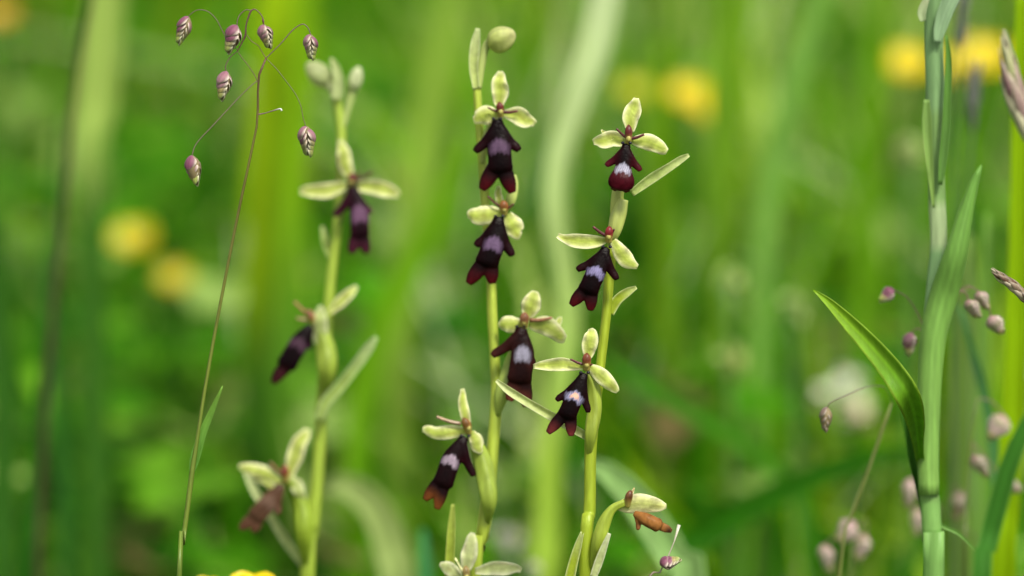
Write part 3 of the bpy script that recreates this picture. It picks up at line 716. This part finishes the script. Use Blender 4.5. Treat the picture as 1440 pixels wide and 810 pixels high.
for top, tip, w_, br in [((1352, 692), (1344, 734), 20, [(1336, 690), (1345, 684), (1352, 692)]), ((1284, 674), (1276, 716), 24, [(1325, 720), (1300, 680), (1284, 674)]), ((1293, 715), (1288, 755), 22, [(1325, 720), (1305, 705), (1293, 715)]), ((1386, 778), (1380, 812), 20, [(1325, 720), (1360, 745), (1386, 778)])]:
    thin(Q4, br, 2, d, (.2, .14, .1)); spikelet(Q4, top, tip, w_, d, 'w')
d = .86
mb, W = stalk([(1215, 728), (1205, 760), (1196, 830)], [2.5, 3.5, 5], d, (.14, .2, .04), seg=7)
Q5 = thing('quaking_grass', W[-1], 'blurred quaking grass with three pinkish spikelets low in front of the orange yellow flowers', 'grass', 'quaking grasses')
mb.build('stem', MAT['stem'], Q5)
for top, tip, w_, br in [((1202, 735), (1178, 764), 26, [(1205, 760), (1210, 740), (1202, 735)]), ((1218, 752), (1206, 790), 25, [(1215, 728), (1219, 740), (1218, 752)]), ((1160, 766), (1166, 805), 26, [(1205, 760), (1180, 752), (1160, 766)])]:
    thin(Q5, br, 2, d, (.2, .14, .1)); spikelet(Q5, top, tip, w_, d, 'w')
d = .77
mb, W = stalk([(1254, 566), (1246, 590), (1232, 630), (1214, 680), (1196, 730), (1180, 812)], [3, 5, 5, 5, 5, 5], .80, (.24, .28, .07), seg=7, drift=-.02)
Q6 = thing('quaking_grass', W[-1], 'thin leaning grass stem with one shrivelled spikelet on a hair thin branch', 'grass', 'quaking grasses')
mb.build('stem', MAT['stem'], Q6)
thin(Q6, [(1254, 566, .80), (1244, 545, .79), (1220, 544, .78), (1190, 556, .77), (1168, 566, .77), (1163, 574, .77)], 1.5, d, (.2, .14, .12)); spikelet(Q6, (1163, 573), (1160, 608), 18, d, 'd', levels=6)
d = .752
mb, W = stalk([(955, 738), (951, 745), (948, 762), (941, 780), (930, 800), (924, 815), (905, 860)], [5, 2.2, 1.8, 2, 2, 3, 4], d, lambda u, an: mixc((.62, .60, .48), (.2, .15, .1), u*14), seg=7, drift=-.01)
Q7 = thing('quaking_grass', W[-1], 'tiny purple spikelet on a bare twig under the withered orchid flower', 'grass', 'quaking grasses')
mb.build('stem', MAT['stem'], Q7); spikelet(Q7, (929, 795), (958, 786), 22, d-.001, 'n', .2)

# ---------------------------------------------------------------- the tall pale grass at the right
d = .776; k = px(d)
pts = [(1313, -60), (1315, 0), (1313, 60), (1315, 120), (1314, 166), (1316, 210), (1318, 290), (1320, 345), (1316, 400), (1311, 470), (1308, 540), (1306, 620), (1307, 697), (1308, 703), (1311, 760), (1313, 812)]
def tcol(u, an):
    y = lerp(-60, 812, u/.385) if u < .385 else 900
    base = (.24, .42, .15)
    if y < 160: base = (.24, .41, .17)
    elif y < 285: base = (.22, .37, .12)
    elif y < 348: base = (.42, .54, .28)
    elif y < 500: base = (.24, .42, .18)
    elif y < 690: base = mixc((.20, .42, .12), (.32, .54, .14), (y-500)/190)
    elif y < 700: base = (.44, .60, .30)
    elif y < 708: base = (.20, .34, .10)
    else: base = (.24, .46, .12)
    s = 1+.05*math.cos(an*6)
    return tuple(q*s for q in base)
mb, W = stalk(pts, [28, 28, 26, 26, 25, 21, 24, 23, 26, 28, 29, 28, 28, 28, 29, 29], d, tcol, seg=16, n=140)
TG = thing('tall_grass', W[-1], 'thick pale blue green grass stem with swollen joints and upright sheaths beside the bud spike', 'grass')
mb.build('stem', MAT['grass'], TG)
def tleaf(pts, wid, dd, c0, c1, **kw):
    m_ = MB(); W = [P(p[0], p[1], p[2] if len(p) > 2 else dd) for p in pts]
    m_.leaf(W, [q*k/2 for q in wid], lambda u, x: tuple(v*(1+.10*math.cos(x*14)) for v in mixc(c0, c1, u)), n=28, m=8, thick=.00022, **kw)
    return m_.build('leaf', MAT['grass'], TG)
tleaf([(1318, 60), (1322, 40), (1331, 12), (1346, -20), (1360, -60)], [10, 18, 22, 22, 14], d-.003, (.27, .42, .22), (.30, .44, .26), cup=.5)
tleaf([(1313, 292), (1309, 250), (1305, 205), (1303, 168), (1303, 140)], [3, 8, 12, 13, 8], d-.003, (.22, .36, .08), (.20, .34, .08), cup=.6)
tleaf([(1322, 260), (1326, 225), (1330, 180), (1333, 120), (1334, 80), (1331, 50)], [6, 12, 12, 10, 8, 3], d-.003, (.12, .26, .05), (.10, .24, .03), cup=.6)
tleaf([(1298, 30), (1296, 18), (1300, 5), (1308, -10)], [8, 12, 10, 4], d-.004, (.36, .46, .24), (.46, .52, .3), cup=.6)
tleaf([(1307, 696, d-.0022), (1306, 640, d-.0022), (1308, 540, d-.0022), (1314, 470, d-.0025), (1328, 415, d-.003), (1344, 360, d-.006), (1358, 300, d-.006), (1370, 258, d-.006), (1380, 232, d-.006)], [29, 30, 33, 37, 40, 33, 22, 14, 3], d-.006, (.28, .50, .11), (.15, .33, .055), cup=-.7)
# the bright leaf that arches out to the left
LG = blade('bright green pointed leaf arching away from the stem', [(1144, 408), (1165, 425), (1195, 455), (1228, 490), (1256, 524), (1276, 556), (1287, 590, .758), (1292, 630, .770), (1299, 680, .780), (1305, 740, .781)],
           [2, 12, 22, 29, 34, 36, 27, 15, 10, 8], .752, (.15, .35, .015), name='leaf', parent=TG, root=False, cup=.5, tcol=(.26, .46, .02), edge=(.36, .52, .05), twist=.5)
blade('narrow dark folded leaf', [(1248, 505), (1266, 550), (1278, 590), (1286, 640), (1294, 690), (1302, 740)], [3, 12, 20, 19, 12, 8], .779, (.05, .17, .015), name='leaf', parent=TG, root=False, cup=.8)
blade('fine green blade leaning out low from the pale stem', [(1372, 775), (1350, 752), (1330, 742), (1312, 735), (1304, 760)], [2, 5, 6, 6, 5], .776, (.16, .34, .06), cup=.5, name='leaf', parent=TG, root=False)

# bud spike, sedge spike at the right edge
def spike(label, pts, wid, d, name, cat, cols, step, stempts, swid, lean=.6, size=1.0, group=None):
    sp = spline([list(P(p[0], p[1], d))+[w_*px(d)/2] for p, w_ in zip(pts, wid)], step)
    W = [P(*p, d) for p in stempts]; 
    g = Vector((W[-1].x, W[-1].y+.003, -.003)); W += [W[-1].lerp(g, .5), g]
    t = thing(name, g, label, cat, group)
    m_ = MB(); m_.tube(W, [swid*px(d)/2]*len(W), (.16, .30, .05), seg=8); 
    m_.build('stem', MAT['stem'], t)
    m2 = MB(); m2.tube([Vector(q[:3]) for q in sp], [q[3]*.55 for q in sp], cols[0], seg=10); m2.build('axis', MAT['dry'], t)
    meshes = []
    for i in range(step-1):
        a = Vector(sp[i][:3]); tdir = (Vector(sp[max(0, i-1)][:3])-Vector(sp[min(step-1, i+1)][:3])).normalized()   # towards the tip
        for j in range(4):
            an = j*math.pi/2+i*.8; s0 = FWD-tdir*FWD.dot(tdir); s0.normalize(); out = Quaternion(tdir, an) @ s0
            r = sp[i][3]; L = r*3.4*size; m3 = MB(); c0 = cols[rnd.randrange(len(cols))]; c1 = cols[-1]
            m3.leaf([a+out*r*.3-tdir*L*.4, a+out*r*.85, a+out*r*1.0+tdir*L*.4, a+out*r*.75+tdir*L*.85], [r*.3, r*.62, r*.5, r*.05], lambda u, x: mixc(c0, c1, max(abs(x)-.55, u-.6)*1.4),
                    side=tdir.cross(out), cup=-.5, thick=r*.08, n=7, m=4, face=out)
            m3.build('scale', MAT['scale'], t)
    return t
spike('plump pink and green bud spike of a grass at the edge beside yellow flowers', [(1414, 58), (1420, 95), (1430, 135), (1444, 175), (1462, 215)], [8, 19, 27, 31, 26], .80, 'bud_spike', 'grass head', [(.26, .14, .15), (.34, .36, .16), (.30, .20, .18), (.48, .46, .30)], 7, [(1462, 215), (1480, 330), (1486, 560), (1488, 820)], 10, size=1.5)
spike('dark brown sedge spike poking in at the edge in front of the bright blade', [(1400, 383), (1412, 393), (1426, 403), (1442, 418), (1462, 436)], [6, 12, 14, 15, 13], .752, 'sedge_spike', 'grass head', [(.06, .03, .02), (.12, .06, .035), (.20, .14, .09), (.42, .36, .26)], 9, [(1462, 436), (1490, 480), (1500, 620), (1502, 820)], 5)

# ---------------------------------------------------------------- blurred blades standing behind
B = blade
G1 = 'grass blades standing behind the orchids'
B('broad yellow green blade with straight edges at the right edge of the view', [(1437, -30), (1434, 100), (1431, 300), (1428, 450), (1424, 600), (1414, 720), (1408, 830)], [16, 20, 24, 28, 34, 36, 38], .845, (.23, .40, .002), group=G1, mat='far')
B('dark green blade slanting across the broad yellow green one', [(1462, 560), (1440, 605), (1420, 650), (1402, 715), (1388, 770), (1380, 830)], [16, 22, 26, 28, 27, 26], .82, (.05, .19, .02), group=G1, edge=(.12, .3, .05), mat='far')
B('soft pale green blade just past the thick pale stem', [(1362, 330), (1360, 420), (1358, 560), (1356, 700), (1354, 830)], [14, 34, 46, 48, 48], .93, (.18, .32, .05), group=G1, mat='far')
B('second soft pale blade close to the broad yellow green one', [(1388, 300), (1384, 460), (1380, 620), (1376, 830)], [8, 18, 24, 26], .92, (.15, .30, .05), group=G1, mat='far')
B('teal green blade leaning among the pink white spikelets', [(1350, 430), (1375, 520), (1392, 590), (1402, 690), (1404, 820)], [5, 12, 14, 14, 14], .86, (.08, .24, .07), group=G1, mat='far')
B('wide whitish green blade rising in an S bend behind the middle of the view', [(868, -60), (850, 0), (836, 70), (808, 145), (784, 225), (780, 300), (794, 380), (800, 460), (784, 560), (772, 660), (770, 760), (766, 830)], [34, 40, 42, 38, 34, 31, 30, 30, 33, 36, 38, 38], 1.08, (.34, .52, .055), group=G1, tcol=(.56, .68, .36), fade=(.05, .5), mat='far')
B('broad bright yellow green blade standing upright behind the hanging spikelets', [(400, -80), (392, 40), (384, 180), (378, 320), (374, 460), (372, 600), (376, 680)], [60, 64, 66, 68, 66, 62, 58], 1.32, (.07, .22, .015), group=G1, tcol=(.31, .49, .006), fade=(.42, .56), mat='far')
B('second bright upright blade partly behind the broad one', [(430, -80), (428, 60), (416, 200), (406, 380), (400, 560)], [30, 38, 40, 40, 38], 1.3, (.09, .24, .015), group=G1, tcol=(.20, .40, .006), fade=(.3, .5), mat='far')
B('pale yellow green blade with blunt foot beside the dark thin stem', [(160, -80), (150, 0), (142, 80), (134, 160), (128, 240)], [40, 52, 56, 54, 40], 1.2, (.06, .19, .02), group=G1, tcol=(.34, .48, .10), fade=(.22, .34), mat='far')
B('dark purplish brown stem running down behind the pale blade', [(132, -30), (116, 60), (102, 150), (94, 240), (86, 330), (76, 430), (66, 540), (58, 700), (54, 830)], [9, 9, 9, 9, 9, 10, 10, 10, 10], .98, (.07, .06, .03), name='dry_stem', cat='stem', group=None, mat='far')
B('deep green blade rising to a point near the dark thin stem', [(74, 425), (64, 520), (54, 620), (46, 720), (40, 830)], [6, 18, 22, 24, 24], 1.0, (.02, .12, .006), group=G1, mat='far')
B('dusty teal blade climbing through the darkest greenery', [(84, 170), (76, 300), (72, 400), (80, 520), (90, 640), (96, 830)], [5, 14, 20, 22, 24, 24], 1.12, (.03, .13, .015), group=G1, mat='far')
B('bluish green blade furthest out at the dark side', [(-14, 300), (0, 450), (6, 600), (4, 720), (10, 830)], [20, 34, 36, 38, 36], 1.1, (.035, .13, .012), group=G1, mat='far')
B('pale leaning blade crossing behind the yellow flower pair', [(1175, -60), (1150, 10), (1122, 100), (1096, 190), (1082, 270), (1072, 420), (1066, 600)], [26, 34, 38, 38, 36, 30, 26], 1.25, (.18, .38, .06), group=G1, mat='far')
B('olive blade leaning beside the yellow flower pair', [(1030, -60), (1024, 40), (1020, 140), (1018, 260), (1012, 420), (1008, 560)], [40, 48, 50, 44, 36, 30], 1.3, (.15, .32, .015), group=G1, mat='far')
B('yellowish arching blade low between two orchid stems', [(452, 690), (480, 682), (512, 698), (536, 730), (552, 780), (560, 840)], [16, 34, 42, 46, 50, 50], 1.0, (.30, .40, .12), group=G1, mat='far')
B('pale green blade arching down under the withered flower', [(826, 648), (850, 660), (886, 694), (918, 738), (950, 790), (972, 840)], [14, 30, 42, 48, 50, 50], .88, (.26, .44, .14), group=G1, mat='far')
B('dark blade lying diagonally low behind the spikelet twig', [(1290, 628), (1240, 640), (1170, 660), (1100, 690), (1040, 722), (985, 760), (950, 800)], [10, 22, 32, 38, 40, 40, 36], 1.05, (.022, .13, .002), group=G1, mat='far')
B('long green blade sloping down behind the front orchid', [(848, 500), (900, 535), (960, 572), (1020, 606), (1090, 660), (1140, 730)], [12, 26, 28, 26, 24, 24], 1.1, (.055, .22, .008), group=G1, mat='far')
B('light blade behind the second orchid leaning to its buds', [(640, -40), (622, 60), (606, 150), (590, 260), (570, 380), (560, 520)], [20, 44, 50, 46, 40, 38], 1.3, (.24, .40, .045), group=G1, mat='far')
B('green blade leaning away behind the softly blurred orchid', [(660, 200), (620, 290), (580, 370), (540, 450), (510, 560), (500, 700)], [16, 34, 40, 40, 40, 38], 1.25, (.14, .34, .006), group=G1, mat='far')
B('teal tipped thin blade low beside the pale open flower', [(594, 745), (598, 790), (600, 840)], [8, 16, 18], .95, (.06, .26, .08), group=G1, mat='far')
B('bright thin blade behind the bright arching leaf', [(1240, -40), (1232, 100), (1222, 260), (1216, 420), (1210, 600)], [30, 36, 36, 34, 30], 1.35, (.12, .30, .006), group=G1, mat='far')
B('green blade at the foot of the yellow flower pair', [(930, 60), (926, 200), (930, 340), (940, 520)], [16, 30, 36, 34], 1.35, (.16, .33, .01), group=G1, mat='far')
# wispy dark grass head behind the stem
def wisp(label, pts, wid, d):
    W = [P(*p, d) for p in pts]; g = Vector((W[-1].x, W[-1].y, -.003)); W2 = W+[W[-1].lerp(g, .5), g]
    t = thing('wispy_grass', g, label, 'grass head', 'dark blurred grass heads')
    m_ = MB(); m_.tube(W2, [2.2*px(d)]*len(W2), (.10, .16, .07), seg=6); m_.build('stem', MAT['stem'], t)
    for i in range(26):
        u = rnd.random(); a = W[0].lerp(W[1], u) if u < 1 else W[1]; o = Vector((rnd.uniform(-1, 1), rnd.uniform(-1, 1), 0))*wid*px(d)*.5
        m_ = MB(); m_.leaf([a, a+o*.6+Vector((0, 0, .002)), a+o+Vector((0, 0, .006))], [.0002, .0006, .0001], (.10, .10, .10), n=5, m=2, thick=.0001); m_.build('spikelet', MAT['dry'], t)
wisp('dark wispy grass head crossing the yellow flowers', [(1358, -10), (1350, 75), (1344, 200), (1342, 400), (1342, 820)], 16, .92)
wisp('lower dark wispy grass head under the yellow flowers', [(1372, 120), (1366, 190), (1362, 300), (1364, 500), (1366, 820)], 14, .92)
blade('thin green shoot with a dead brown tip above the bud spike', [(1428, -40), (1434, -10), (1437, 10), (1438, 26), (1440, 60)], [10, 16, 12, 4, 3], .86, (.12, .26, .03), cup=.5, mat='dry', tcol=(.14, .08, .04), fade=(.12, .16))

# ---------------------------------------------------------------- yellow flowers and pale flower heads
def buttercup(label, x, y, d, size, col=(.80, .64, .002), face=(0, -.55, .83), group='yellow flowers in the meadow', full=5, stem=True):
    c = P(x, y, d); g = Vector((c.x+rnd.uniform(-.01, .01), c.y+rnd.uniform(0, .02), -.003))
    t = thing('yellow_flower', g, label, 'flower', group)
    m_ = MB(); m_.tube([c, c.lerp(g, .4)+Vector((.003, 0, 0)), g], [.0009, .001, .0012], (.12, .26, .04), seg=7); m_.build('stem', MAT['stem'], t)
    f = Vector(face).normalized(); a = f.orthogonal().normalized(); b = f.cross(a); r = size*px(d)/2
    for i in range(full):
        an = 2*math.pi*i/full+rnd.uniform(-.1, .1); o = a*math.cos(an)+b*math.sin(an); s_ = f.cross(o)
        m_ = MB(); m_.leaf([c, c+o*r*.4+f*r*.08, c+o*r*.8+f*r*.3, c+o*r*.98+f*r*.5], [r*.14, r*.45, r*.52, r*.2], lambda u, x: tuple(q*(.95+.08*math.cos(x*9)) for q in col), side=s_, cup=.25, thick=.0003, n=10, m=6, face=f)
        m_.build('petal', MAT['petal'], t)
    m_ = MB(); m_.blob(c+f*r*.12, a*r*.26, b*r*.26, f*r*.2, (.5, .42, .03), 10, 6); m_.build('centre', MAT['petal'], t)
    return t
buttercup('bright yellow flower in the top group, first on the near side of the thick stem', 1277, 96, 1.36, 66)
buttercup('bright yellow flower behind the thick stem and dark wisp', 1345, 98, 1.36, 54)
buttercup('largest yellow flower beside the bud spike', 1385, 88, 1.36, 72)
buttercup('dim small yellow flower over the sharp orchid', 893, 132, 1.5, 46, (.56, .58, .01))
buttercup('yellow flower above the narrow orchid bract', 968, 138, 1.45, 58)
buttercup('yellow flower touching the one above the narrow bract, slightly lower', 1005, 160, 1.42, 56, (.74, .58, .004))
buttercup('dull yellow flower, upper of the pair in the dark greenery', 188, 342, 1.42, 62, (.60, .50, .006))
buttercup('dull yellow flower, lower of the pair in the dark greenery', 246, 396, 1.42, 50, (.60, .50, .008))
buttercup('small orange yellow flower low behind the three pinkish spikelets', 1142, 700, 1.35, 40, (.75, .42, .01))
buttercup('smallest orange yellow flower just under the other one', 1160, 742, 1.35, 36, (.75, .45, .01))
buttercup('orange flower in the top corner beside the dark thin stem', 2, 25, 1.45, 46, (.62, .36, .02))
buttercup('faint yellow flower behind the dark fly flowers of the sharp orchid', 905, 300, 1.7, 36, (.55, .5, .02))
buttercup('clear yellow flower cut by the bottom edge', 354, 844, .80, 84, (.85, .66, .005), (0, -.45, .9))
buttercup('small clear yellow flower beside the one at the bottom edge', 290, 832, .81, 44, (.85, .66, .005), (0, -.45, .9))

def pale_head(label, x, y, d, size, col=(.52, .62, .34)):
    c = P(x, y, d); g = Vector((c.x, c.y+.01, -.003)); t = thing('pale_flower_head', g, label, 'flower', 'pale flower heads in the meadow')
    m_ = MB(); m_.tube([c, c.lerp(g, .5)+Vector((.002, 0, 0)), g], [.001, .001, .0012], (.12, .26, .05), seg=7); m_.build('stem', MAT['stem'], t)
    r = size*px(d)/2
    for i in range(22):
        o = Vector((rnd.gauss(0, 1), rnd.gauss(0, 1), rnd.gauss(0, 1))).normalized(); s_ = o.orthogonal(); s_.normalize()
        m_ = MB(); m_.leaf([c+o*r*.2, c+o*r*.6, c+o*r], [r*.08, r*.26, r*.05], tuple(q*rnd.uniform(.8, 1.15) for q in col), side=s_, cup=.4, thick=.0002, n=5, m=2, face=Vector((0, 0, 1)))
        m_.build('floret', MAT['petal'], t)
pale_head('whitish round flower head behind the single shrivelled spikelet', 1185, 560, 1.22, 86, (.70, .75, .50))
pale_head('pale greenish flower head, highest in the row of blurred ones', 1024, 392, 1.12, 44, (.40, .52, .14))
pale_head('pale greenish flower head behind the tip of the bright arching leaf', 1116, 434, 1.12, 50, (.42, .54, .18))
pale_head('pale greenish flower head under the highest one', 1026, 504, 1.12, 50, (.38, .50, .13))
pale_head('small greenish flower head hidden in the yellow green grass', 958, 442, 1.5, 34, (.34, .5, .1))
pale_head('pale green flower head behind the upright sheath', 1278, 212, 1.15, 46, (.40, .52, .16))
pale_head('greyish flower head low behind the pale open flower', 712, 762, 1.15, 46, (.5, .5, .42))
pale_head('whitish low flower head peeking from behind the orchid foot', 750, 800, 1.0, 24, (.66, .68, .5))
